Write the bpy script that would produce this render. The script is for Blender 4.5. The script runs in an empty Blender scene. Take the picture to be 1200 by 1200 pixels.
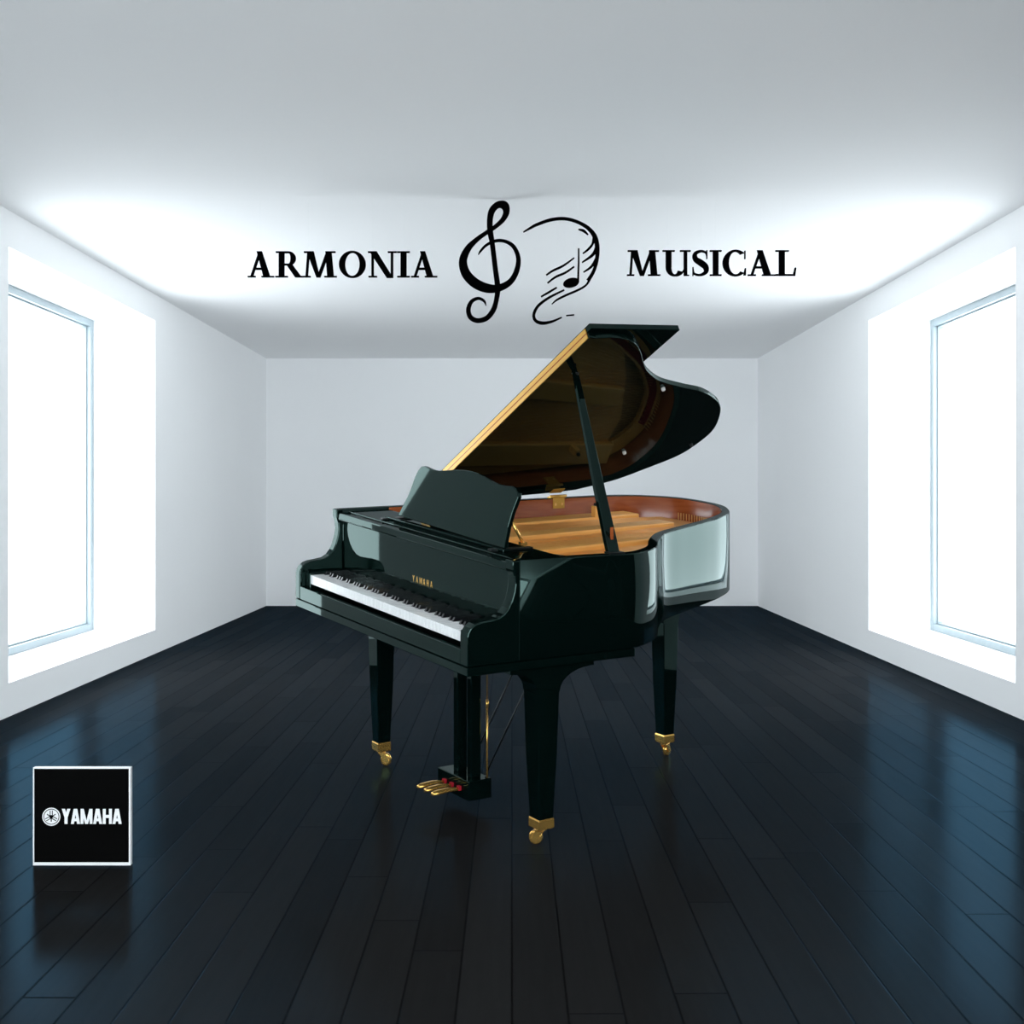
import bpy, bmesh, math, random
import numpy as np
from mathutils import Vector, Matrix
random.seed(4)
C = bpy.context.scene.collection
PI = math.pi

# ------------------------------------------------------------------ materials
def mat(name, col, rough=.5, metal=0.0, spec=.5, tint=None, coat=0.0):
    m = bpy.data.materials.new(name); m.use_nodes = True
    b = m.node_tree.nodes['Principled BSDF']
    b.inputs['Base Color'].default_value = (*col, 1)
    b.inputs['Roughness'].default_value = rough
    b.inputs['Metallic'].default_value = metal
    b.inputs['Specular IOR Level'].default_value = spec
    if tint: b.inputs['Specular Tint'].default_value = (*tint, 1)
    b.inputs['Coat Weight'].default_value = coat
    return m

def noise_color(m, scale, c1, c2, stretch=(1, 1, 1), detail=6):
    nt = m.node_tree; b = nt.nodes['Principled BSDF']
    tc = nt.nodes.new('ShaderNodeTexCoord'); mp = nt.nodes.new('ShaderNodeMapping')
    mp.inputs['Scale'].default_value = stretch
    n = nt.nodes.new('ShaderNodeTexNoise'); n.inputs['Scale'].default_value = scale
    n.inputs['Detail'].default_value = detail
    r = nt.nodes.new('ShaderNodeValToRGB')
    r.color_ramp.elements[0].position = .3; r.color_ramp.elements[0].color = (*c1, 1)
    r.color_ramp.elements[1].position = .7; r.color_ramp.elements[1].color = (*c2, 1)
    nt.links.new(tc.outputs['Object'], mp.inputs['Vector'])
    nt.links.new(mp.outputs['Vector'], n.inputs['Vector'])
    nt.links.new(n.outputs['Fac'], r.inputs['Fac'])
    nt.links.new(r.outputs['Color'], b.inputs['Base Color'])
    return m

def polish(m, f0, f90, rough, power=5.0):
    # diffuse base under a clear tinted polish: reflectance f0 head-on rising to f90 at grazing angles
    nt = m.node_tree; N = nt.nodes; L = nt.links; b = N['Principled BSDF']; out = [n for n in N if n.type == 'OUTPUT_MATERIAL'][0]
    lw = N.new('ShaderNodeLayerWeight'); lw.inputs[0].default_value = .5
    pw = N.new('ShaderNodeMath'); pw.operation = 'POWER'; pw.inputs[1].default_value = power; L.new(lw.outputs['Facing'], pw.inputs[0])
    mx = N.new('ShaderNodeMix'); mx.data_type = 'RGBA'
    mx.inputs[6].default_value = (*f0, 1); mx.inputs[7].default_value = (*f90, 1)
    L.new(pw.outputs[0], mx.inputs[0])
    g = N.new('ShaderNodeBsdfGlossy'); L.new(mx.outputs[2], g.inputs['Color'])
    ad = N.new('ShaderNodeAddShader'); L.new(b.outputs[0], ad.inputs[0]); L.new(g.outputs[0], ad.inputs[1]); L.new(ad.outputs[0], out.inputs['Surface'])
    b.inputs['Specular IOR Level'].default_value = 0; b.inputs['IOR'].default_value = 1.0; b.inputs['Roughness'].default_value = 1
    if isinstance(rough, (int, float)): g.inputs['Roughness'].default_value = rough
    else: L.new(rough, g.inputs['Roughness'])
    if b.inputs['Normal'].is_linked: L.new(b.inputs['Normal'].links[0].from_socket, g.inputs['Normal'])
    return m
LACQ = polish(mat('black_lacquer', (.0008, .0036, .0031)), (.021, .033, .030), (.33, .36, .36), .03)
BLACKSATIN = mat('black_satin', (.006, .008, .008), .35, 0, .3)
BLACKKEY = mat('black_key_resin', (.005, .005, .006), .18, 0, .5)
IVORY = mat('white_key_resin', (.86, .87, .87), .18, 0, .5)
BRASS = mat('polished_brass', (.88, .51, .13), .22, .85)
HINGE = mat('brushed_brass', (.60, .33, .055), .42, .55)
PLATE = noise_color(mat('gold_iron_plate', (.80, .36, .07), .42, .0), 14, (.93, .43, .09), (.96, .48, .115))
MAHOG = noise_color(mat('mahogany', (.30, .07, .02), .18, 0, .5), 7, (.26, .055, .014), (.36, .095, .028), (1, 1, 9))
SPRUCE = noise_color(mat('spruce_soundboard', (.45, .20, .06), .35, 0, .4), 9, (.40, .17, .05), (.52, .25, .08), (8, 1, 1))
REDFELT = mat('red_felt', (.30, .010, .02), .9, 0, .1)
STEEL = mat('string_steel', (.85, .50, .17), .5, .6)
COPPER = mat('string_copper', (.80, .40, .12), .45, .6)
RUBBER = mat('dark_rubber', (.012, .012, .012), .6)
WHITEPAD = mat('pale_pad', (.6, .6, .58), .6)
WHITEPAINT = mat('white_enamel', (.9, .9, .9), .4)
SIGNBLACK = mat('sign_black', (.0012, .0012, .0014), .9, 0, 0)
PLAQUE = mat('plaque_black', (.001, .001, .001), .8, 0, .05)
WIRE = mat('thin_wire', (.93, .94, .95), .5)
FRAME = mat('window_frame_paint', (.30, .36, .39), .4)

def wall_material(name, c1, c2):
    m = noise_color(mat(name, c1, .75, 0, .25), 1.4, c1, c2)
    nt = m.node_tree; b = nt.nodes['Principled BSDF']
    n = nt.nodes.new('ShaderNodeTexNoise'); n.inputs['Scale'].default_value = 90
    bp = nt.nodes.new('ShaderNodeBump'); bp.inputs['Strength'].default_value = .02
    nt.links.new(n.outputs['Fac'], bp.inputs['Height']); nt.links.new(bp.outputs['Normal'], b.inputs['Normal'])
    return m
WALL = wall_material('wall_plaster', (.94, .943, .95), (.95, .953, .957))
CEIL = wall_material('ceiling_plaster', (.95, .952, .957), (.96, .961, .965))

def floor_material():
    m = mat('dark_floorboards', (.014, .014, .015), .3, 0, .012, (.25, .6, 1))
    nt = m.node_tree; N = nt.nodes; L = nt.links; b = N['Principled BSDF']
    tc = N.new('ShaderNodeTexCoord')
    sep = N.new('ShaderNodeSeparateXYZ'); L.new(tc.outputs['Object'], sep.inputs[0])
    def math_(op, a, bb=None):
        n = N.new('ShaderNodeMath'); n.operation = op
        for i, v in enumerate((a, bb)):
            if v is None: continue
            if isinstance(v, (int, float)): n.inputs[i].default_value = v
            else: L.new(v, n.inputs[i])
        return n.outputs[0]
    row = math_('FLOOR', math_('DIVIDE', sep.outputs['X'], .128))
    wn = N.new('ShaderNodeTexWhiteNoise'); wn.noise_dimensions = '1D'; L.new(row, wn.inputs['W'])
    ys = math_('ADD', math_('DIVIDE', sep.outputs['Y'], 1.5), math_('MULTIPLY', wn.outputs['Value'], 3.0))
    col = math_('FLOOR', ys)
    cmb = N.new('ShaderNodeCombineXYZ'); L.new(row, cmb.inputs[0]); L.new(col, cmb.inputs[1])
    w2 = N.new('ShaderNodeTexWhiteNoise'); w2.noise_dimensions = '2D'; L.new(cmb.outputs[0], w2.inputs['Vector'])
    fx = math_('FRACT', math_('DIVIDE', sep.outputs['X'], .128))
    fy = math_('FRACT', ys)
    gx = math_('MINIMUM', fx, math_('SUBTRACT', 1.0, fx))
    gy = math_('MULTIPLY', math_('MINIMUM', fy, math_('SUBTRACT', 1.0, fy)), 11.7)
    g = math_('MINIMUM', gx, gy)
    seam = N.new('ShaderNodeMapRange'); seam.inputs['From Min'].default_value = .008; seam.inputs['From Max'].default_value = .03
    L.new(g, seam.inputs['Value'])
    mp = N.new('ShaderNodeMapping'); mp.inputs['Scale'].default_value = (26, 1.6, 1); L.new(tc.outputs['Object'], mp.inputs['Vector'])
    off = N.new('ShaderNodeVectorMath'); off.operation = 'ADD'; L.new(mp.outputs[0], off.inputs[0]); L.new(w2.outputs['Color'], off.inputs[1])
    gr = N.new('ShaderNodeTexNoise'); gr.inputs['Scale'].default_value = 2.2; gr.inputs['Detail'].default_value = 7; L.new(off.outputs[0], gr.inputs['Vector'])
    tone = math_('ADD', math_('MULTIPLY', w2.outputs['Value'], .6), math_('MULTIPLY', gr.outputs['Fac'], .5))
    rp = N.new('ShaderNodeValToRGB')
    rp.color_ramp.elements[0].color = (.0098, .0096, .0096, 1); rp.color_ramp.elements[0].position = .1
    rp.color_ramp.elements[1].color = (.0165, .0162, .0162, 1); rp.color_ramp.elements[1].position = .95
    L.new(tone, rp.inputs['Fac'])
    mx = N.new('ShaderNodeMix'); mx.data_type = 'RGBA'
    mx.inputs[6].default_value = (.005, .005, .005, 1)
    L.new(seam.outputs[0], mx.inputs[0]); L.new(rp.outputs['Color'], mx.inputs[7]); L.new(mx.outputs[2], b.inputs['Base Color'])
    rr = N.new('ShaderNodeMapRange'); rr.inputs['To Min'].default_value = FLOOR_R[0]; rr.inputs['To Max'].default_value = FLOOR_R[1]
    L.new(tone, rr.inputs['Value'])
    bp = N.new('ShaderNodeBump'); bp.inputs['Strength'].default_value = .2; bp.inputs['Distance'].default_value = .003
    hh = math_('ADD', seam.outputs[0], math_('MULTIPLY', gr.outputs['Fac'], .12))
    L.new(hh, bp.inputs['Height']); L.new(bp.outputs['Normal'], b.inputs['Normal'])
    return polish(m, (.0003, .0004, .0005), (.0085, .023, .036), rr.outputs[0], 2.3)
FLOOR_R = (.13, .2)
FLOOR = floor_material()

def glass_material():
    m = bpy.data.materials.new('window_glass'); m.use_nodes = True
    nt = m.node_tree; nt.nodes.clear()
    o = nt.nodes.new('ShaderNodeOutputMaterial'); t = nt.nodes.new('ShaderNodeBsdfTransparent')
    t.inputs[0].default_value = (.97, .995, 1, 1)
    g = nt.nodes.new('ShaderNodeBsdfGlossy'); g.inputs['Roughness'].default_value = .02
    mx = nt.nodes.new('ShaderNodeMixShader'); mx.inputs[0].default_value = .04
    nt.links.new(t.outputs[0], mx.inputs[1]); nt.links.new(g.outputs[0], mx.inputs[2])
    nt.links.new(mx.outputs[0], o.inputs[0])
    return m
GLASS = glass_material()

# ------------------------------------------------------------------ mesh builder
class MB:
    def __init__(s): s.v = []; s.f = []; s.mi = []; s.sm = []
    def add(s, vs, fs, mi=0, smooth=False):
        o = len(s.v); s.v += [tuple(p) for p in vs]
        for q in fs: s.f.append([i + o for i in q]); s.mi.append(mi); s.sm.append(smooth)
    def box(s, x0, x1, y0, y1, z0, z1, mi=0):
        s.add([(x, y, z) for x in (x0, x1) for y in (y0, y1) for z in (z0, z1)],
              [(0, 1, 3, 2), (4, 6, 7, 5), (0, 4, 5, 1), (2, 3, 7, 6), (0, 2, 6, 4), (1, 5, 7, 3)], mi)
    def loft(s, rings, mi=0, smooth=False, cap=True, closed=True):
        n = len(rings[0]); vs = [p for r in rings for p in r]; fs = []
        for k in range(len(rings) - 1):
            for i in range(n if closed else n - 1):
                j = (i + 1) % n
                fs.append((k*n + i, k*n + j, (k+1)*n + j, (k+1)*n + i))
        s.add(vs, fs, mi, smooth)
        if cap:
            s.add(rings[0], [tuple(range(n))], mi); s.add(rings[-1], [tuple(range(n))], mi)
    def prism(s, poly, fn0, fn1, mi=0, smooth=False):      # poly of 2-D points, fn maps to 3-D at both ends
        s.loft([[fn0(*p) for p in poly], [fn1(*p) for p in poly]], mi, smooth)
    def tube(s, pts, r, n=8, mi=0, r2=None):
        pts = [Vector(p) for p in pts]; rings = []
        for i, p in enumerate(pts):
            d = (pts[min(i+1, len(pts)-1)] - pts[max(i-1, 0)]).normalized()
            a = d.orthogonal().normalized() if abs(d.z) > .99 else d.cross(Vector((0, 0, 1))).normalized()
            b = d.cross(a); t = i / max(1, len(pts) - 1)
            rr = r if r2 is None else r + (r2 - r)*t
            rings.append([tuple(p + a*rr*math.cos(2*PI*k/n) + b*rr*math.sin(2*PI*k/n)) for k in range(n)])
        s.loft(rings, mi, True)
    def build(s, name, mats, parent=None, fn=None, bevel=0, weld=True, seg=2):
        me = bpy.data.meshes.new(name)
        vs = [fn(*p) for p in s.v] if fn else s.v
        me.from_pydata(vs, [], s.f)
        mats = mats if isinstance(mats, (list, tuple)) else [mats]
        for m in mats: me.materials.append(m)
        for p, mi, sm in zip(me.polygons, s.mi, s.sm): p.material_index = mi; p.use_smooth = sm
        bm = bmesh.new(); bm.from_mesh(me)
        if weld: bmesh.ops.remove_doubles(bm, verts=bm.verts, dist=1e-5)
        bmesh.ops.recalc_face_normals(bm, faces=bm.faces)
        bm.to_mesh(me); bm.free()
        o = bpy.data.objects.new(name, me); C.objects.link(o)
        if parent:
            o.parent = parent; o.matrix_parent_inverse = world_matrix(parent).inverted()
        if bevel:
            b = o.modifiers.new('bevel', 'BEVEL'); b.width = bevel; b.segments = seg; b.limit_method = 'ANGLE'; b.angle_limit = math.radians(40)
        return o

def world_matrix(o):
    m = Matrix.Translation(o.location)
    return m if o.parent is None else (world_matrix(o.parent) @ o.matrix_parent_inverse @ m)

def catmull(pts, n=8, closed=False):
    out = []; m = len(pts)
    rng = range(m if closed else m - 1)
    g = (lambda i: pts[i % m]) if closed else (lambda i: pts[max(0, min(m-1, i))])
    for i in rng:
        p0, p1, p2, p3 = g(i-1), g(i), g(i+1), g(i+2)
        for k in range(n):
            t = k/n
            out.append(tuple(.5*(2*b + (c-a)*t + (2*a-5*b+4*c-d)*t*t + (-a+3*b-3*c+d)*t**3) for a, b, c, d in zip(p0, p1, p2, p3)))
    if not closed: out.append(tuple(pts[-1]))
    return out

def tag(o, label, cat, group=None):
    o['label'] = label; o['category'] = cat
    if group: o['group'] = group
def structure(o): o['kind'] = 'structure'; return o
def empty(name, loc):
    o = bpy.data.objects.new(name, None); C.objects.link(o); o.location = loc; o.empty_display_size = .1
    return o

# ------------------------------------------------------------------ room
CAMH = 1.17; HALF = 2.717; BACK = 11.32; CEILZ = 2.736; FRONT = -1.6; TH = .62
WY0, WY1, WZ0, WZ1 = 5.526, 7.80, .182, 2.537

m = MB(); m.box(-HALF-TH, HALF+TH, FRONT-.2, BACK+.2, -.2, 0); structure(m.build('floor', FLOOR))
m = MB(); m.box(-HALF-TH, HALF+TH, FRONT-.2, BACK+.2, CEILZ, CEILZ+.2); structure(m.build('ceiling', CEIL))
m = MB(); m.box(-HALF, HALF, BACK, BACK+.2, 0, CEILZ); structure(m.build('wall_back', WALL))
FX, FZ0, FZ1 = 2.6, .1, 2.66  # opening made up in the unseen wall behind the camera, for fill light
m = MB(); m.box(-HALF, -FX, FRONT-.2, FRONT, 0, CEILZ); m.box(FX, HALF, FRONT-.2, FRONT, 0, CEILZ)
m.box(-FX, FX, FRONT-.2, FRONT, 0, FZ0); m.box(-FX, FX, FRONT-.2, FRONT, FZ1, CEILZ)
structure(m.build('wall_front', WALL, weld=False))
m = MB()
m.box(-FX, -FX+.05, FRONT-.18, FRONT-.1, FZ0, FZ1); m.box(FX-.05, FX, FRONT-.18, FRONT-.1, FZ0, FZ1); m.box(-.03, .03, FRONT-.18, FRONT-.1, FZ0+.05, FZ1-.05)
m.box(-FX+.05, FX-.05, FRONT-.18, FRONT-.1, FZ0, FZ0+.05); m.box(-FX+.05, FX-.05, FRONT-.18, FRONT-.1, FZ1-.05, FZ1)
wf = structure(m.build('added_fill_window', FRAME, weld=False))  # unseen window, added to let more fill light into the room
for sx in (-1, 1):
    m = MB(); a_, b_ = sorted((sx*.032, sx*(FX-.052))); m.box(a_, b_, FRONT-.145, FRONT-.139, FZ0+.052, FZ1-.052); m.build('window_pane', GLASS, wf)
OPEN = [(WY0, WY1, WZ0, WZ1)]
def side_wall(name, sx, opens):
    m = MB(); a, b = sorted((sx*HALF, sx*(HALF+TH))); y = FRONT - .2
    for (y0, y1, z0, z1) in opens:
        m.box(a, b, y, y0, 0, CEILZ); m.box(a, b, y0, y1, 0, z0); m.box(a, b, y0, y1, z1, CEILZ); y = y1
    m.box(a, b, y, BACK + .2, 0, CEILZ)
    return structure(m.build(name, WALL, weld=False))
DY0, DY1, DZ1 = -.45, 3.75, 2.56  # opening for the added door, out of view
side_wall('wall_left', -1, OPEN); side_wall('wall_right', 1, [(DY0, DY1, 0, DZ1)] + OPEN)
ADDED_DOOR_DARK = noise_color(mat('added_door_dark', (.008, .007, .006), .6, 0, .15), 5, (.005, .0045, .004), (.010, .009, .008), (6, 6, 1))  # near-black so the piano's treble side mirrors something dark
m = MB(); xd = HALF + .05; ym = (DY0+DY1)/2
qd = (DY1-DY0)/4
for k in range(4):
    a_, b_ = DY0 + k*qd + .003, DY0 + (k+1)*qd - .003
    m.box(xd, xd+.04, a_, b_, .006, DZ1-.004)
    for z0, z1 in ((.15, 1.0), (1.15, DZ1-.15)): m.box(xd-.012, xd, a_+.15, b_-.15, z0, z1)
dr = structure(m.build('added_dark_door', ADDED_DOOR_DARK, bevel=.006, weld=False))  # unseen door, added only to darken the reflection in the piano's side
m = MB()
for y in (ym-.07, ym+.07): m.tube([(xd, y, 1.05), (xd-.05, y, 1.05), (xd-.05, y + (.1 if y > ym else -.1), 1.05)], .009)
m.build('added_door_handle', BRASS, dr)
def window(name, sx, y0, y1, z0, z1):
    xo = HALF + .47
    a, b = sorted((sx*xo, sx*(xo+.09))); w = .05
    m = MB()
    m.box(a, b, y0, y0+w, z0, z1); m.box(a, b, y1-w, y1, z0, z1)
    m.box(a, b, y0+w, y1-w, z0, z0+w); m.box(a, b, y0+w, y1-w, z1-w, z1)
    c, d = sorted((sx*(xo+.03), sx*(xo+.08))); e = .012
    m.box(c, d, y0+w, y0+w+e, z0+w, z1-w); m.box(c, d, y1-w-e, y1-w, z0+w, z1-w)
    m.box(c, d, y0+w+e, y1-w-e, z0+w, z0+w+e); m.box(c, d, y0+w+e, y1-w-e, z1-w-e, z1-w)
    fr = structure(m.build(name, FRAME, bevel=.004, weld=False))
    g = MB(); p, q = sorted((sx*(xo+.05), sx*(xo+.056))); g.box(p, q, y0+w+.002, y1-w-.002, z0+w+.002, z1-w-.002)
    g.build('window_pane', GLASS, fr)
    return fr
window('window_1', -1, WY0, WY1, WZ0, WZ1)
window('window_2', 1, WY0, WY1, WZ0, WZ1)

# ------------------------------------------------------------------ piano space
# u along the keyboard (treble 0 -> bass), v from keyboard to tail, z up
TH0 = .993; X0, Y0 = -.141, 3.217
S1, S2, S3 = .11, .02, .0165
PW = 1.46
def P(u, v, z):
    return (X0 - math.cos(TH0)*u + math.sin(TH0)*v, Y0 + math.sin(TH0)*u + math.cos(TH0)*v, z*(1 + S1*u + S2*v + S3*u*v))
ZT, ZR, ZK = .970, .643, .613

piano = empty('grand_piano', P(.7, .7, 0))
tag(piano, 'polished black baby grand piano with open lid standing on dark floor', 'piano')
def part(mb, name, mats, parent=None, **k): return mb.build(name, mats, parent or piano, fn=P, **k)
def linear_fit(pts):                     # best linear version of P over the given points: keeps flat boards flat
    A = np.linalg.lstsq(np.array([[*p, 1] for p in pts]), np.array([P(*p) for p in pts]), rcond=None)[0]
    return lambda u, v, z: tuple(float(x) for x in np.array([u, v, z, 1]) @ A)

# outline of the case seen from above
bent = catmull([(0, .55), (0, .68), (.037, .777), (.105, .877), (.235, .999), (.35, 1.136), (.44, 1.312), (.565, 1.578), (.651, 1.742),
                (.769, 1.914), (.934, 2.045), (1.079, 2.074), (1.245, 2.045), (1.37, 1.93), (1.435, 1.79), (1.46, 1.62), (1.46, 1.4)], 8)
outer = [(0, .2), (0, .43)] + bent + [(1.46, .43), (1.46, .2)]
def inset(path, d):
    out = []
    for i, p in enumerate(path):
        a = Vector(path[max(0, i-1)]); b = Vector(path[min(len(path)-1, i+1)])
        t = (b - a).normalized(); n = Vector((t.y, -t.x))      # towards the inside
        out.append((p[0] + n.x*d, p[1] + n.y*d))
    return out
inner = inset(outer, .038)
m = MB()
n = len(outer)
def strip(m, A, za, B, zb, mi, smooth=True):
    m.add([(u, v, za) for u, v in A] + [(u, v, zb) for u, v in B], [(i, i+1, n+i+1, n+i) for i in range(n-1)], mi, smooth)
e = .003
o2 = inset(outer, e); i2 = inset(inner, -e)
strip(m, outer, ZR+.004, outer, ZT-e, 0); strip(m, o2, ZR, outer, ZR+.004, 0, False)
strip(m, outer, ZT-e, o2, ZT, 0, False); strip(m, o2, ZT, i2, ZT, 0, False); strip(m, i2, ZT, inner, ZT-e, 0, False)
strip(m, o2, ZR, inner, ZR, 0, False)
strip(m, inner, ZT-e, inner, ZR, 1)
for k in (1, n-1): m.mi[-k] = 0
for k in (0, n-1):
    m.add([(*outer[k], ZR), (*inner[k], ZR), (*inner[k], ZT-e), (*outer[k], ZT-e)], [(0, 1, 2, 3)], 0)
rim = part(m, 'case_rim', [LACQ, MAHOG])
# bottom board closing the case
m = MB(); bot = inset(outer, .03)
m.prism(bot, lambda u, v: (u, v, ZR+.006), lambda u, v: (u, v, ZR+.03))
part(m, 'bottom_board', BLACKSATIN)
# cheeks with the curved arm profile
prof = [(0, ZR), (0, .738), (.004, .752), (.014, .766), (.03, .776), (.05, .781), (.087, .785), (.115, .789), (.138, .800), (.155, .818), (.168, .84),
        (.178, .87), (.182, .895), (.179, .92), (.172, .94), (.170, .955), (.171, ZT-.001), (.2, ZT), (.2, ZR)]
for u0, u1 in ((0, .045), (PW-.045, PW)):
    m = MB(); m.prism(prof, lambda v, z: (u0, v, z), lambda v, z: (u1, v, z))
    part(m, 'cheek_arm', LACQ, bevel=.004)
# keybed and key slip
m = MB(); m.box(0, PW, 0, .684, ZK, ZR-.002); part(m, 'keybed', LACQ, bevel=.003)
m = MB(); m.box(.046, PW-.046, .002, .026, ZR-.001, .692); part(m, 'key_slip', LACQ, bevel=.004)
m = MB()
for a, b in ((.046, .092), (PW-.092, PW-.046)): m.box(a, b, .028, .19, ZR, .742)
for k, (a, b) in enumerate(((.046, .092), (PW-.092, PW-.046))):
    m = MB(); m.box(a, b, .028, .188, ZR, .744); part(m, 'key_block', LACQ, bevel=.004)
# keys
k0, k1 = .095, PW-.095; kw = (k1-k0)/52
for i in range(52):
    m = MB(); a = k0 + i*kw
    m.box(a+.0006, a+kw-.0006, .030, .196, .705, .738)
    part(m, 'white_key', IVORY, bevel=.0015)
for i in range(51):
    j = 51 - i                      # count of white keys from the bass end to this gap
    if (j - 1) % 7 in (0, 2, 3, 5, 6):   # A, C, D, F, G carry a sharp above them
        c = k0 + (i+1)*kw; m = MB()
        r0 = [(c-.0062, .084, .738), (c+.0062, .084, .738), (c+.0062, .196, .738), (c-.0062, .196, .738)]
        r1 = [(c-.0045, .092, .751), (c+.0045, .092, .751), (c+.0045, .196, .751), (c-.0045, .196, .751)]
        m.loft([r0, r1]); part(m, 'black_key', BLACKKEY, bevel=.001)
m = MB(); m.box(k0, k1, .185, .192, .70, .7375); part(m, 'key_felt', REDFELT)
# fallboard, standing open behind the keys
fprof = [(.203, .744), (.203, .925), (.222, .925), (.222, .744)]
m = MB(); m.prism(fprof, lambda v, z: (.046, v, z), lambda v, z: (PW-.046, v, z))
fall = part(m, 'fallboard', LACQ, bevel=.002)
# front rail above the fallboard and the music shelf
m = MB(); m.box(.046, PW-.046, .178, .222, .93, .958); part(m, 'front_rail', LACQ, bevel=.006)
m = MB(); m.box(.05, PW-.05, .224, .42, .942, .962); part(m, 'music_shelf', LACQ, bevel=.003)
m = MB()
for u in (.245, 1.06): m.box(u-.012, u+.012, .235, .41, .963, .969)
for u in (.245, 1.10):
    m = MB(); m.box(u-.012, u+.012, .235, .41, .9625, .969); part(m, 'desk_slide', BLACKSATIN, bevel=.001)
m = MB(); m.box(.20, 1.12, .262, .29, .9625, .972); part(m, 'desk_ledge', LACQ, bevel=.002)
# music desk: serpentine board leaning back
desk = [(1.062, .975), (.243, .972), (.25, 1.0), (.256, 1.04), (.254, 1.09), (.246, 1.125), (.243, 1.14), (.25, 1.152), (.268, 1.163), (.298, 1.169),
        (.335, 1.166), (.387, 1.166), (.435, 1.172), (.485, 1.180), (.54, 1.187), (.60, 1.190), (.66, 1.188), (.72, 1.183), (.78, 1.175), (.837, 1.169), (.88, 1.168),
        (.92, 1.171), (.955, 1.175), (.985, 1.170), (1.003, 1.152), (1.012, 1.13), (1.016, 1.10), (1.018, 1.08), (1.028, 1.05), (1.045, 1.015)]
m = MB()
m.prism(desk, lambda u, z: (u, .292 + (z-.972)*.35, z), lambda u, z: (u, .310 + (z-.972)*.35, z-.003))
FD = linear_fit(m.v)
m.build('music_desk', LACQ, piano, fn=FD, bevel=.003)
m = MB(); m.tube([(.28, .40, .972), (.28, .345, 1.06)], .006); m.box(.27, .29, .385, .41, .969, .98); part(m, 'desk_prop', BRASS)

# ---- inside of the case
ins = inset(outer, .043)
sb = [p for p in ins if p[1] > .42]
sb = [(ins[0][0], .42)] + sb + [(ins[-1][0], .42)]
m = MB(); m.prism(sb, lambda u, v: (u, v, .80), lambda u, v: (u, v, .815)); part(m, 'soundboard', SPRUCE)
ring_o = inset(outer, .044); ring_i = inset(outer, .19)
# iron plate: broad webs, outer ring, raised struts
zp = .862
pl = [p for p in inset(outer, .046) if p[1] > .43]
pl = [(pl[0][0], .43)] + pl + [(pl[-1][0], .43)]
m = MB()
front = [(.05, .43), (.05, .66), (.11, .83), (.20, .95), (.33, 1.10), (.43, 1.26), (.52, 1.44), (.66, 1.62), (.90, 1.74), (1.15, 1.80), (1.41, 1.72), (1.41, .43)]
m.prism(front, lambda u, v: (u, v, zp), lambda u, v: (u, v, zp+.018))
def band(m, A, B, z0, z1, mi=0):
    q = len(A)
    for i in range(q-1):
        m.loft([[(*A[i], z0), (*A[i+1], z0), (*B[i+1], z0), (*B[i], z0)], [(*A[i], z1), (*A[i+1], z1), (*B[i+1], z1), (*B[i], z1)]], mi)
ro = [p for p in inset(outer, .047) if p[1] > .6]; ri = [b for a, b in zip(inset(outer, .047), inset(outer, .135)) if a[1] > .6]
def ringband(m, A, B, z0, z1):
    q = len(A)
    vs = [(*p, z1) for p in A] + [(*p, z1) for p in B] + [(*p, z0) for p in A] + [(*p, z0) for p in B]
    fs = []
    for i in range(q-1):
        fs += [(i, i+1, q+i+1, q+i), (2*q+i, 3*q+i, 3*q+i+1, 2*q+i+1), (i, 2*q+i, 2*q+i+1, i+1), (q+i, q+i+1, 3*q+i+1, 3*q+i)]
    fs += [(0, q, 3*q, 2*q), (q-1, 3*q-1, 4*q-1, 2*q-1)]
    m.add(vs, fs, 0)
ringband(m, ro, ri, zp-.006, zp+.012)
plate = part(m, 'iron_plate', PLATE)
def strut(u0, v0, u1, v1, w, z0, z1):
    m = MB(); d = Vector((u1-u0, v1-v0)).normalized(); a = Vector((-d.y, d.x))*w/2
    bottom = [(u0+a.x, v0+a.y), (u1+a.x, v1+a.y), (u1-a.x, v1-a.y), (u0-a.x, v0-a.y)]
    m.loft([[(*p, z0) for p in bottom], [(*(Vector(p)*.9 + Vector(((u0+u1)/2, (v0+v1)/2))*.1), z1) if False else (*p, z1) for p in bottom]])
    part(m, 'plate_strut', PLATE, plate, bevel=.006)
for s_ in ((.16, .56, .26, .98, .04, .03), (.50, .52, .66, 1.50, .05, .03), (.84, .52, 1.0, 1.72, .10, .032), (1.24, .52, 1.34, 1.78, .12, .026)):
    strut(*s_[:5], zp+.016, zp+.018+s_[5])
# rosette opening in the plate near the treble bend
for (u, v, r) in ((.70, 1.20, .062), (.38, .86, .045), (1.12, 1.0, .045)):
    m = MB(); q = 28
    A = [(u+r*math.cos(2*PI*k/q), v+r*math.sin(2*PI*k/q)) for k in range(q)]
    B = [(u+r*.78*math.cos(2*PI*k/q), v+r*.78*math.sin(2*PI*k/q)) for k in range(q)]
    m.loft([[(*p, zp+.018) for p in A], [(*p, zp+.026) for p in A], [(*p, zp+.026) for p in B], [(*p, zp+.019) for p in B]], 0, False, False)
    m.add([(*p, zp+.0195) for p in B], [tuple(range(q))], 1)
    for k in range(0, q, 2):
        c, s_ = math.cos(2*PI*k/q), math.sin(2*PI*k/q)
        m.box(u+r*.6*c-.002, u+r*.6*c+.002, v+r*.6*s_-.002, v+r*.6*s_+.002, zp+.0195, zp+.03, 0)
    part(m, 'plate_rosette', [PLATE, REDFELT], plate)
# posts (hitch lug) on the plate
m = MB(); m.box(1.255, 1.29, 1.48, 1.51, zp+.04, zp+.088); m.box(1.265, 1.28, 1.487, 1.503, zp+.088, zp+.10, 1); part(m, 'plate_lug', [PLATE, BLACKSATIN], plate, bevel=.003)
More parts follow.
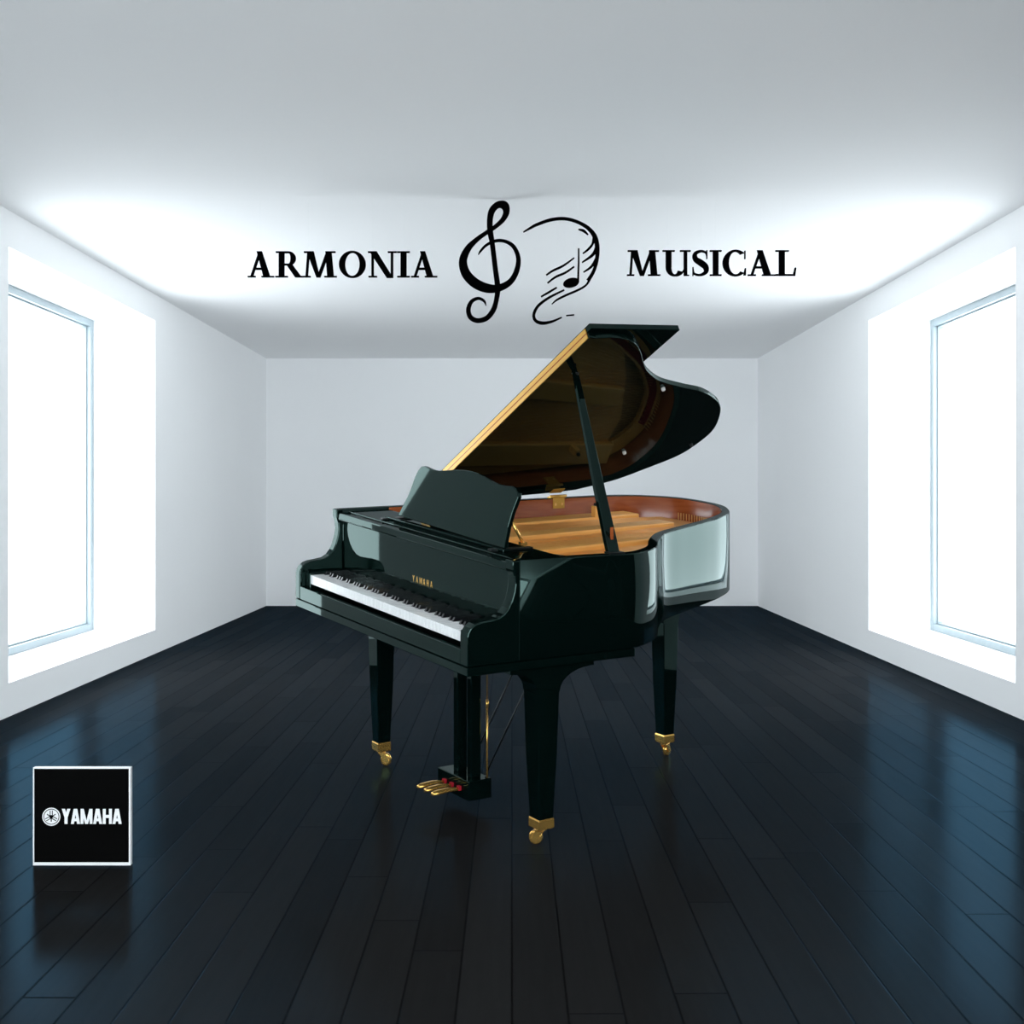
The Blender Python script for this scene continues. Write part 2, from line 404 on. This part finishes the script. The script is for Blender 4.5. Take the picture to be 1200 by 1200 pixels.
# red felt strips and the pin row along the bent side
fo = [p for p in inset(outer, .075) if .85 < p[1] and p[0] < 1.2]
fi = [b for a, b in zip(inset(outer, .075), inset(outer, .12)) if .85 < a[1] and a[0] < 1.2]
m = MB(); ringband(m, fo, fi, zp+.0125, zp+.02); part(m, 'red_felt_strip', REDFELT)
for i in range(0, len(fo), 1):
    m = MB(); u, v = fo[i]; m.tube([(u+.004, v, zp+.012), (u+.004, v, zp+.05)], .0022, 5); part(m, 'hitch_pin', STEEL, plate)
# strings: fanned treble set and crossed copper bass set
for i in range(40):
    t = i/39; j = int(t*(len(fo)-1)); u1, v1 = fi[j]
    m = MB(); m.tube([(.07 + .60*t, .46, zp+.030), (u1+.01, v1, zp+.024)], .0009, 4); part(m, 'string', STEEL)
for i in range(26):
    t = i/25
    m = MB(); m.tube([(.78 + .60*t, .46, zp+.034), (.86 + .36*t, 1.93-.05*t, zp+.034)], .0012, 5); part(m, 'string', COPPER)
# tuning pins in the front of the plate (three rows)
pins = MB()
for r_ in range(3):
    for i in range(70):
        u = .08 + i*(1.30/69); v = .445 + r_*.018 + .004*(i % 2)
        pins.box(u-.0028, u+.0028, v-.0028, v+.0028, zp+.018, zp+.045)
po = part(pins, 'tuning_pins', STEEL, plate, weld=False); po['kind'] = 'stuff'
# black damper rail and pin-block cover behind the music shelf
m = MB(); m.box(.06, PW-.06, .42, .445, .84, .935); part(m, 'damper_rail', BLACKSATIN, bevel=.003)
cov = [(.045, .30), (.045, .50), (.18, .53), (.30, .47), (.9, .46), (1.41, .46), (1.41, .30)]
m = MB(); m.prism(cov, lambda u, v: (u, v, .928), lambda u, v: (u, v, .94)); part(m, 'pin_block_cover', BLACKSATIN)

# ---- lid (hinged on the spine side, folded front flap lying on its back)
LA = .50; LZ = .987
def lidp(r, v, t):              # t = height above the lid's underside
    return (PW - r*math.cos(LA) + t*math.sin(LA), v, LZ + r*math.sin(LA) + t*math.cos(LA))
VF = .596
tl = catmull([(1.49, .63), (1.495, .70), (1.485, .775), (1.455, .84), (1.40, .905), (1.304, .994), (1.238, 1.066), (1.156, 1.198), (1.097, 1.373), (1.051, 1.526), (.95, 1.70), (.832, 1.815),
              (.646, 1.925), (.478, 1.945), (.356, 1.92), (.23, 1.82), (.10, 1.69), (.015, 1.50)], 8)
lid_poly = [(.003, VF), (1.495, VF)] + tl + [(.003, 1.38)]
PL = linear_fit([lidp(r, v, 0) for r, v in lid_poly] + [lidp(r, v, .05) for r, v in lid_poly])   # the lid stays a true plane
def flat_part(mb, name, mats, parent=None, **k): return mb.build(name, mats, parent or piano, fn=PL, **k)
m = MB(); m.prism(lid_poly, lambda r, v: lidp(r, v, 0), lambda r, v: lidp(r, v, .02))
lid = flat_part(m, 'lid', LACQ, bevel=.002)
m = MB(); m.prism([(.003, VF), (1.515, VF), (1.515, 1.022), (.003, 1.022)], lambda r, v: lidp(r, v, .0215), lambda r, v: lidp(r, v, .041))
flat_part(m, 'lid_flap', LACQ, lid, bevel=.002)
m = MB()
m.prism([(.01, 0), (1.488, 0), (1.488, 1), (.01, 1)], lambda r, t: lidp(r, VF-.004, .001 + .0155*t), lambda r, t: lidp(r, VF-.0005, .001 + .0155*t))
m.prism([(.01, 0), (1.488, 0), (1.488, 1), (.01, 1)], lambda r, t: lidp(r, VF-.004, .0185 + .0165*t), lambda r, t: lidp(r, VF-.0005, .0185 + .0165*t))
flat_part(m, 'fold_hinge', HINGE, lid)
m = MB(); m.prism([(.01, 0), (1.488, 0), (1.488, 1), (.01, 1)], lambda r, t: lidp(r, VF-.0045, .0155 + .004*t), lambda r, t: lidp(r, VF-.0005, .0155 + .004*t))
flat_part(m, 'hinge_seam', MAHOG, lid)
for r, v in ((.50, 1.90), (.46, 1.50), (1.10, 1.25)):
    m = MB(); q = 12
    m.loft([[lidp(r+a*math.cos(2*PI*k/q), v+a*math.sin(2*PI*k/q), t) for k in range(q)] for a, t in ((.009, 0), (.009, -.008), (.006, -.012))], 0, True)
    flat_part(m, 'lid_bumper', RUBBER if v > 1.8 else WHITEPAD, lid)
# brass butt hinge joining lid and spine
m = MB()
m.box(PW-.0415, PW-.0385, 1.34, 1.41, .928, .972); m.box(PW-.0385, PW-.005, 1.33, 1.42, .9705, .975)
m.prism([(.01, 1.34), (.05, 1.34), (.05, 1.41), (.01, 1.41)], lambda r, v: lidp(r, v, -.004), lambda r, v: lidp(r, v, -.0003))
m.tube([(PW-.036, 1.325, .978), (PW-.036, 1.425, .978)], .006)
for v in (1.355, 1.395): m.tube([(PW-.043, v, .945), (PW-.040, v, .945)], .006, 8, 1)
part(m, 'lid_hinge', [HINGE, STEEL], lid)
# prop stick
top = lidp(1.245, .69, -.006); base = (.017, .605, .945)
b_, t_ = Vector(base), Vector(top)
m = MB(); rings = []
for t, w, d in ((0, .023, .012), (.10, .024, .012), (.35, .021, .011), (.9, .013, .009), (.97, .011, .008), (1, .006, .006)):
    p = b_ + (t_-b_)*t
    rings.append([(p.x-d, p.y-w, p.z), (p.x+d, p.y-w, p.z), (p.x+d, p.y+w, p.z), (p.x-d, p.y+w, p.z)])
m.loft(rings); prop = part(m, 'lid_prop', LACQ, bevel=.003)
m = MB(); p = b_ + (t_-b_)*.975; m.tube([(p.x-.02, p.y, p.z), (p.x+.02, p.y, p.z)], .005); m.tube([(p.x, p.y, p.z), top], .005); part(m, 'prop_cup', BLACKSATIN, prop)
m = MB(); p = b_ + (t_-b_)*.12; m.box(p.x-.016, p.x-.0122, p.y-.006, p.y+.006, p.z-.02, p.z+.035); part(m, 'prop_bracket', MAHOG, prop)
m = MB(); m.box(.0, .036, .575, .64, .9705, .976); part(m, 'prop_socket', BLACKSATIN, prop)

# ---- legs with flared heads, brass ferrules and casters
def leg(uc, vc, spread_f=.155, spread_b=.19, ztop=ZK, cast=0.0):
    m = MB(); zt_ = ztop - .001
    hw, hb = .044, .029
    # flared head: profile in v-z, extruded along u
    pr = [(-spread_f, zt_), (-spread_f, zt_-.022)]
    for k in range(8):
        a = k/7*PI/2
        pr.append((-.045 - (spread_f-.045-.01)*(1-math.sin(a)), zt_-.022 - .068*(1-math.cos(a)) if False else zt_-.022-.075*(1-math.cos(a))))
    pr2 = []
    for k in range(8):
        a = (7-k)/7*PI/2
        pr2.append((.045 + (spread_b-.045-.01)*(1-math.sin(a)), zt_-.022-.075*(1-math.cos(a))))
    pr += pr2 + [(spread_b, zt_-.022), (spread_b, zt_)]
    m.prism(pr, lambda v, z: (uc-hw, vc+v, z), lambda v, z: (uc+hw, vc+v, z))
    zs = [(zt_-.097, hw), (.30, (hw+hb)/2+.002), (.088, hb)]
    m.loft([[(uc-w, vc-w, z), (uc+w, vc-w, z), (uc+w, vc+w, z), (uc-w, vc+w, z)] for z, w in zs])
    L_ = part(m, 'leg', LACQ, bevel=.003, weld=False)
    f = MB(); w = .031
    f.loft([[(uc-a, vc-a, z), (uc+a, vc-a, z), (uc+a, vc+a, z), (uc-a, vc+a, z)] for z, a in ((.058, .029), (.060, w), (.087, w), (.092, .0295))])
    part(f, 'ferrule', BRASS, L_)
    # caster: stem, fork and wheel
    ca, sa = math.cos(cast), math.sin(cast)
    def R(a, b, z): return (uc + a*ca - b*sa, vc + a*sa + b*ca, z)
    g = MB()
    g.loft([[R(.016*math.cos(2*PI*k/12), .016*math.sin(2*PI*k/12), z) for k in range(12)] for z in (.050, .060)])
    for s_ in (-1, 1):
        g.prism([(-.012, .050), (.016, .050), (.034, .020), (.022, .012), (.008, .022)], lambda b, z: R(s_*.012, b, z), lambda b, z: R(s_*.016, b, z))
    g.prism([(-.014, .046), (.018, .046), (.018, .052), (-.014, .052)], lambda b, z: R(-.016, b, z), lambda b, z: R(.016, b, z))
    part(g, 'caster_fork', BRASS, L_, bevel=.0008)
    h_ = MB(); q = 20; rings = []
    for a, r in ((-.010, .016), (-.0095, .021), (-.006, .0235), (.006, .0235), (.0095, .021), (.010, .016)):
        rings.append([R(a, .020 + r*math.cos(2*PI*k/q), .0237 + r*math.sin(2*PI*k/q)) for k in range(q)])
    h_.loft(rings, 0, True); part(h_, 'caster_wheel', BRASS, L_)
leg(.088, .345, cast=-2.2); leg(1.325, .345, cast=.5); leg(.765, 1.50, .15, .15, ZR, cast=-.4)

# ---- pedal lyre
m = MB()
m.box(.503, .742, .305, .405, .046, .115)
lyre = part(m, 'pedal_box', LACQ, bevel=.003)
for u in (.552, .655):
    m = MB(); m.box(u-.015, u+.015, .335, .378, .1155, ZK-.0005); part(m, 'lyre_post', LACQ, lyre, bevel=.002)
for u in (.566, .622, .678):
    m = MB(); rings = []
    for t, w, z, h in ((0, .007, .078, .006), (.25, .010, .080, .007), (.45, .015, .081, .008), (.8, .018, .078, .0085), (.95, .013, .076, .007), (1, .006, .0755, .004)):
        v = .300 - t*.118
        rings.append([(u + w*math.cos(2*PI*k/10), v, z + h*math.sin(2*PI*k/10)) for k in range(10)])
    m.loft(rings, 0, True); part(m, 'pedal', BRASS, lyre)
    f = MB(); f.box(u-.008, u+.008, .294, .3045, .073, .088); part(f, 'pedal_felt', REDFELT, lyre)
m = MB(); m.tube([(.515, .392, .1155), (.515, .392, .36)], .0035); m.tube([(.515, .392, .36), (.515, .392, .39)], .006); m.tube([(.515, .392, .39), (.515, .392, ZK-.0005)], .0025)
part(m, 'trapwork_rod', BRASS, lyre)
for u0, u1, v1 in ((.66, .52, .60), (.54, .40, .60)):
    m = MB(); m.tube([(u0, .40, .118), (u1, v1, ZK-.001)], .0035); part(m, 'lyre_brace', BLACKSATIN, lyre)

# ------------------------------------------------------------------ lettering
def para(x0, x1, w0, w1=None, y0=0, y1=1):
    w1 = w0 if w1 is None else w1
    return [(x0, y0), (x0+w0, y0), (x1+w1, y1), (x1, y1)]
def rect(x0, x1, y0, y1): return [(x0, y0), (x1, y0), (x1, y1), (x0, y1)]
SANS = {'Y': (.62, [para(.2, .2, .22, .22, 0, .45), para(.2, 0, .22, .23, .42, 1), para(.2, .39, .22, .23, .42, 1)]),
        'A': (.66, [para(0, .20, .21, .20), para(.45, .26, .21, .20), rect(.15, .5, .18, .36)]),
        'M': (.86, [rect(0, .2, 0, 1), rect(.66, .86, 0, 1), para(.33, .0, .16, .22), para(.37, .64, .16, .22)]),
        'H': (.66, [rect(0, .21, 0, 1), rect(.45, .66, 0, 1), rect(.1, .56, .40, .60)])}
THIN = {'Y': (.66, [para(.26, .26, .14, .14, 0, .48), para(.26, 0, .14, .14, .44, 1), para(.26, .52, .14, .14, .44, 1)]),
        'A': (.70, [para(0, .28, .13, .13), para(.57, .29, .13, .13), rect(.14, .56, .24, .36)]),
        'M': (.86, [rect(0, .13, 0, 1), rect(.73, .86, 0, 1), para(.37, .02, .12, .14, .1, 1), para(.37, .70, .12, .14, .1, 1)]),
        'H': (.66, [rect(0, .14, 0, 1), rect(.52, .66, 0, 1), rect(.1, .56, .44, .57)])}
def arc(cx, cy, rx, ry, irx, iry, a0, a1, shift=0, n=20):
    a0, a1 = math.radians(a0), math.radians(a1); qs = []
    for k in range(n):
        t0, t1 = a0 + (a1-a0)*k/n, a0 + (a1-a0)*(k+1)/n
        o = lambda t: (cx + rx*math.cos(t), cy + ry*math.sin(t)); i = lambda t: (cx + shift + irx*math.cos(t), cy + iry*math.sin(t))
        qs.append([o(t0), o(t1), i(t1), i(t0)])
    return qs
def serif(x0, x1, y, h=.055): return rect(x0, x1, y, y+h) if y < .5 else rect(x0, x1, y-h, y)
def ribbon(pts, closed_ends=True):       # (x, y, width) -> quads
    qs = []; L = []
    for i, p in enumerate(pts):
        a = pts[max(0, i-1)]; b = pts[min(len(pts)-1, i+1)]
        dx, dy = b[0]-a[0], b[1]-a[1]; l = math.hypot(dx, dy) or 1
        nx, ny = -dy/l, dx/l; w = p[2]/2
        L.append(((p[0]+nx*w, p[1]+ny*w), (p[0]-nx*w, p[1]-ny*w)))
    for a, b in zip(L, L[1:]): qs.append([a[0], a[1], b[1], b[0]])
    return qs
SERIF = {
 'A': (1.0, [para(.09, .42, .10, .10), para(.60, .34, .26, .20), rect(.22, .72, .29, .37), serif(0, .30, 0), serif(.52, 1.0, 0)]),
 'R': (1.03, [rect(.13, .34, 0, 1), serif(0, .47, 0), serif(.02, .4, 1), rect(.3, .52, .93, 1), rect(.3, .52, .46, .53)] + arc(.50, .73, .27, .27, .07, .20, -90, 90)
       + [para(.74, .40, .26, .24, .0, .50), serif(.74, 1.05, 0)]),
 'M': (1.27, [para(.09, .16, .09, .09), para(.91, .84, .25, .23), para(.50, .13, .13, .27, .0, 1), para(.52, .88, .13, .13, .0, 1), serif(0, .28, 0), serif(.80, 1.27, 0), serif(.03, .33, 1), serif(.88, 1.22, 1)]),
 'O': (1.0, arc(.5, .5, .5, .52, .27, .445, 0, 360, 0, 40)),
 'N': (1.1, [para(.13, .13, .09, .09), para(.85, .85, .095, .095, -.02, 1), para(.70, .05, .245, .28, -.02, 1), serif(.02, .34, 0), serif(0, .3, 1), serif(.74, 1.08, 1)]),
 'I': (.46, [rect(.12, .34, 0, 1), serif(0, .46, 0), serif(0, .46, 1)]),
 'U': (1.06, [rect(.12, .34, .33, 1), rect(.80, .93, .0, 1), serif(0, .46, 1), serif(.66, 1.06, 1), rect(.80, 1.0, 0, .04)] + arc(.46, .34, .34, .36, .13, .28, 180, 330)+arc(.50,.34,.36,.36,.30,.28,270,340)),
 'S': (.66, ribbon(catmull([(.60, .70, .03), (.56, .90, .07), (.36, .965, .09), (.14, .86, .16), (.15, .66, .2), (.36, .51, .24), (.54, .36, .22), (.56, .16, .17), (.34, .035, .09), (.10, .09, .07), (.05, .30, .03)], 8)) + [rect(.575, .615, .66, 1.0), rect(.03, .07, 0, .34)]),
 'C': (.93, arc(.50, .5, .5, .52, .26, .44, 48, 312, 0, 36) + [rect(.84, .885, .66, .98), para(.80, .86, .1, .04, .02, .30)]),
 'L': (.78, [rect(.13, .35, 0, 1), serif(0, .50, 1), rect(0, .70, 0, .07), para(.64, .72, .10, .06, 0, .32)]),
}
def put_glyph(mb, glyph, fn, d0, d1):    # fn(x, y, depth) -> 3-D
    for i, q in enumerate(glyph):       # each stroke a hair deeper than the last, so no two faces coincide
        e_ = (d1-d0)*.002*(i % 60)
        mb.loft([[fn(x, y, d0 + e_) for x, y in q], [fn(x, y, d1 + e_) for x, y in q]])

# name on the fallboard (letters stand a hair off its face)
hgt = .0225; step = .0285
for i, ch in enumerate('YAMAHA'):
    w, gl = THIN[ch]; m = MB(); us = .755 - i*step
    def fz(x, y, d): 
        z = .785 + y*hgt
        vv = .203
        return (us - x*hgt*1.0, vv - d, z)
    thin = [[(x, y) for x, y in q] for q in gl]
    put_glyph(m, thin, fz, .0005, .0013); part(m, 'brass_letter', BRASS, fall, weld=False)

# ---- overlay lettering and emblem, built as a sign hung below the ceiling
SY = 5.33; K = SY/1200
def S(px, py, d=0): return ((px-600)*K, SY + d, CAMH + (586-py)*K)
sign = empty('overlay_lettering_sign', (0, SY, CEILZ))
tag(sign, 'black overlay lettering with treble clef and music staff, built as a sign hanging under the white ceiling', 'sign')
TK = .012
def wire(m, px, py):
    x, y, z = S(px, py); m.tube([(x, SY+TK/2, z-.004), (x, SY+TK/2, CEILZ+.001)], .00025, 5, 1)
for word, xs, y0, y1 in (('ARMONIA', (290, 322.4, 355, 397, 431, 465.4, 481.6), 324.8, 294.3), ('MUSICAL', (734.8, 776.5, 810.8, 832, 847, 876.5, 909), 323, 293)):
    ends = {'ARMONIA': (321, 354.6, 394.5, 428.5, 465.6, 480.2, 512.4), 'MUSICAL': (774, 809.5, 830.5, 845.8, 875.3, 908.5, 933.5)}[word]
    for ch, x, xe in zip(word, xs, ends):
        w, gl = SERIF[ch]; m = MB(); hh = y0 - y1
        f = lambda a, b, d: S(x + a/w*(xe-x), y0 - b*hh, d)
        put_glyph(m, gl, f, 0, TK)
        xm = {'A': .47, 'R': .24, 'M': .2, 'O': .5, 'N': .17, 'I': .23, 'U': .2, 'S': .36, 'C': .5, 'L': .24}[ch]
        wire(m, x + xm/w*(xe-x), y1)
        m.build('letter', [SIGNBLACK, WIRE], sign, weld=False)
clef = [(1022, 487, 3), (1014, 468, 10), (990, 457, 12), (962, 470, 15), (949, 503, 19), (958, 535, 20), (988, 549, 19), (1025, 538, 20), (1052, 505, 21), (1065, 462, 20), (1070, 410, 23),
        (1060, 330, 21), (1048, 230, 21), (1040, 185, 24), (1038, 135, 24), (1046, 95, 26), (1070, 70, 26), (1098, 72, 34), (1106, 98, 27), (1092, 130, 20), (1060, 160, 16), (1030, 180, 16), (985, 212, 18), (948, 250, 26),
        (927, 300, 33), (937, 350, 38), (972, 390, 40), (1020, 413, 38), (1070, 415, 30), (1120, 390, 24), (1148, 345, 22), (1156, 292, 19), (1138, 245, 16), (1105, 222, 13), (1065, 218, 12), (1025, 235, 10), (1000, 260, 8), (990, 276, 2)]
m = MB()
put_glyph(m, ribbon(catmull([(280+a*.2833, 220+b*.2833, c*.2833) for a, b, c in clef], 8)), S, 0, TK)
wire(m, 280+1080*.2833, 237)
m.build('treble_clef', [SIGNBLACK, WIRE], sign, weld=False)
Z8 = lambda p: [(600+a*.2917, 220+b*.2917, c*.2917) for a, b, c in p]
swirl = [[(46, 177, 4), (75, 160, 9), (100, 147, 11), (155, 128, 12), (210, 123, 12), (260, 135, 12), (305, 160, 14), (333, 195, 18), (343, 240, 18), (341, 290, 15), (328, 335, 14), (306, 372, 15)],
         [(314, 362, 12), (300, 388, 8), (270, 408, 8), (215, 432, 8), (180, 450, 7), (160, 467, 3)], [(332, 185, 14), (325, 222, 10), (308, 245, 9), (285, 263, 5)],
         [(342, 235, 16), (325, 268, 12), (282, 299, 5)], [(341, 280, 12), (320, 315, 10), (288, 338, 5)], [(267, 166, 4), (288, 172, 10), (306, 188, 4)],
         [(138, 350, 6), (165, 332, 8), (205, 313, 8), (250, 281, 5)], [(143, 382, 6), (175, 358, 8), (215, 340, 8), (250, 316, 6)], [(117, 437, 6), (150, 418, 8), (180, 400, 6)],
         [(210, 410, 6), (150, 440, 9), (106, 473, 11), (88, 508, 12), (95, 533, 12), (122, 543, 13), (160, 537, 9), (200, 520, 5)], [(218, 513, 5), (250, 510, 5)]]
for s_ in swirl:
    m = MB(); pts = catmull(Z8(s_), 6); put_glyph(m, ribbon(pts), S, 0, TK)
    q = min(pts, key=lambda p: p[1]); wire(m, q[0], q[1])
    m.build('staff_stroke', [SIGNBLACK, WIRE], sign, weld=False)
m = MB(); put_glyph(m, ribbon(Z8([(268, 243, 6), (268, 300, 7), (266, 372, 8)])), S, 0, TK)
el = []
for k in range(24):
    t = 2*PI*k/24; a, b = 33*math.cos(t), 19*math.sin(t); c = math.radians(-14)
    el.append((600+(238+a*math.cos(c)-b*math.sin(c))*.2917, 220+(381+a*math.sin(c)+b*math.cos(c))*.2917))
put_glyph(m, [el], S, 0, TK); wire(m, 600+268*.2917, 220+243*.2917)
m.build('music_note', [SIGNBLACK, WIRE], sign, weld=False)

# ---- overlay logo badge, built as a square plaque standing on the floor
LY = CAMH*1200/(1014-586); KP = LY/1200
def Q(px, py, d=0): return ((px-600)*KP, LY + d, CAMH + (586-py)*KP)
plaque = empty('overlay_badge_plaque', Q(96, 1014, .02))
tag(plaque, 'small square black overlay badge with white border and white logo, built as a plaque standing on floor', 'plaque')
x0_, _, z0_ = Q(38.8, 1014); x1_, _, z1_ = Q(153, 899.5); bw = 1.35*KP
m = MB(); m.box(x0_+bw, x1_-bw*1.4, LY, LY+.014, z0_+2.6*bw, z1_-bw); m.build('panel', PLAQUE, plaque)
m = MB()
m.box(x0_, x0_+bw, LY-.001, LY+.015, z0_, z1_); m.box(x1_-bw*1.4, x1_, LY-.001, LY+.015, z0_, z1_)
m.box(x0_+bw, x1_-bw*1.4, LY-.001, LY+.015, z0_, z0_+2.6*bw); m.box(x0_+bw, x1_-bw*1.4, LY-.001, LY+.015, z1_-bw, z1_)
m.build('border', WHITEPAINT, plaque, weld=False)
m = MB(); xm = (x0_+x1_)/2; m.prism([(LY+.0155, 0), (LY+.10, 0), (LY+.0155, .2)], lambda y, z: (xm-.006, y, z), lambda y, z: (xm+.006, y, z)); m.build('back_stand', PLAQUE, plaque)
xx = 72.6; hh = 17.6
for ch in 'YAMAHA':
    w, gl = SANS[ch]; m = MB(); ww = w*hh*.985
    put_glyph(m, gl, lambda a, b, d: Q(xx + a*hh*.985*.93, 965.4 - b*hh, -d), .0003, .0015)
    m.build('plaque_letter', WHITEPAINT, plaque, weld=False); xx += w*hh*.93 + .55*1
m = MB(); cx, cy = 60.3, 957
c2 = lambda r, k, n_: (cx + r*math.cos(2*PI*k/n_), cy + r*math.sin(2*PI*k/n_))
disc = [c2(8.4, k, 36) for k in range(36)]
put_glyph(m, [disc], lambda a, b, d: Q(a, b, -d), .0003, .0012)
for r0, r1 in ((9.4, 10.6),):
    put_glyph(m, [[c2(r1, k, 36), c2(r1, k+1, 36), c2(r0, k+1, 36), c2(r0, k, 36)] for k in range(36)], lambda a, b, d: Q(a, b, -d), .0003, .0012)
em = m.build('emblem_disc', WHITEPAINT, plaque, weld=False)
m = MB()                                    # three crossed tuning forks
for a in (90, 210, 330):
    t = math.radians(a); dx, dy = math.cos(t), -math.sin(t); nx, ny = -dy, dx
    f = lambda l, s_: (cx + dx*l + nx*s_, cy + dy*l + ny*s_)
    for l0, l1, s0, s1 in ((-5.8, 1, -.55, .55), (1, 2, -1.7, 1.7), (2, 7.4, -1.7, -.8), (2, 7.4, .8, 1.7)):
        put_glyph(m, [[f(l0, s0), f(l1, s0), f(l1, s1), f(l0, s1)]], lambda a_, b_, d: Q(a_, b_, -d), .0012, .0018)
m.build('tuning_fork_mark', PLAQUE, em, weld=False)

# ------------------------------------------------------------------ daylight
w = bpy.data.worlds.new('daylight'); bpy.context.scene.world = w; w.use_nodes = True
bg = w.node_tree.nodes['Background']
bg.inputs[0].default_value = (.925, .962, 1, 1); bg.inputs[1].default_value = 7.3
def portal(loc, d, wx, wz):
    ld = bpy.data.lights.new('daylight_portal', 'AREA'); ld.shape = 'RECTANGLE'; ld.size = wx; ld.size_y = wz
    ld.cycles.is_portal = True
    lo = bpy.data.objects.new('daylight_portal', ld); C.objects.link(lo); lo.location = loc
    z = -Vector(d); y = Vector((0, 0, 1)); x = y.cross(z)
    lo.rotation_euler = Matrix((x, y, z)).transposed().to_euler()
for sx in (-1, 1): portal((sx*(HALF+TH+.01), (WY0+WY1)/2, (WZ0+WZ1)/2), (-sx, 0, 0), WY1-WY0, WZ1-WZ0)
portal((0, FRONT-.21, (FZ0+FZ1)/2), (0, 1, 0), 2*FX, FZ1-FZ0)  # portal for the added fill window

# ------------------------------------------------------------------ camera and view
cd = bpy.data.cameras.new('camera'); cam = bpy.data.objects.new('camera', cd); C.objects.link(cam)
cam.location = (0, 0, CAMH); cam.rotation_euler = (PI/2, 0, 0)
cd.sensor_width = 36; cd.lens = 36; cd.shift_y = -14/1200; cd.clip_end = 60
sc = bpy.context.scene; sc.camera = cam
sc.view_settings.view_transform = 'Standard'; sc.view_settings.look = 'None'
sc.view_settings.exposure = 0; sc.view_settings.gamma = 1; sc.view_settings.use_curve_mapping = False
sc.cycles.max_bounces = 16; sc.cycles.diffuse_bounces = 10; sc.cycles.glossy_bounces = 8
sc.cycles.sample_clamp_indirect = 8
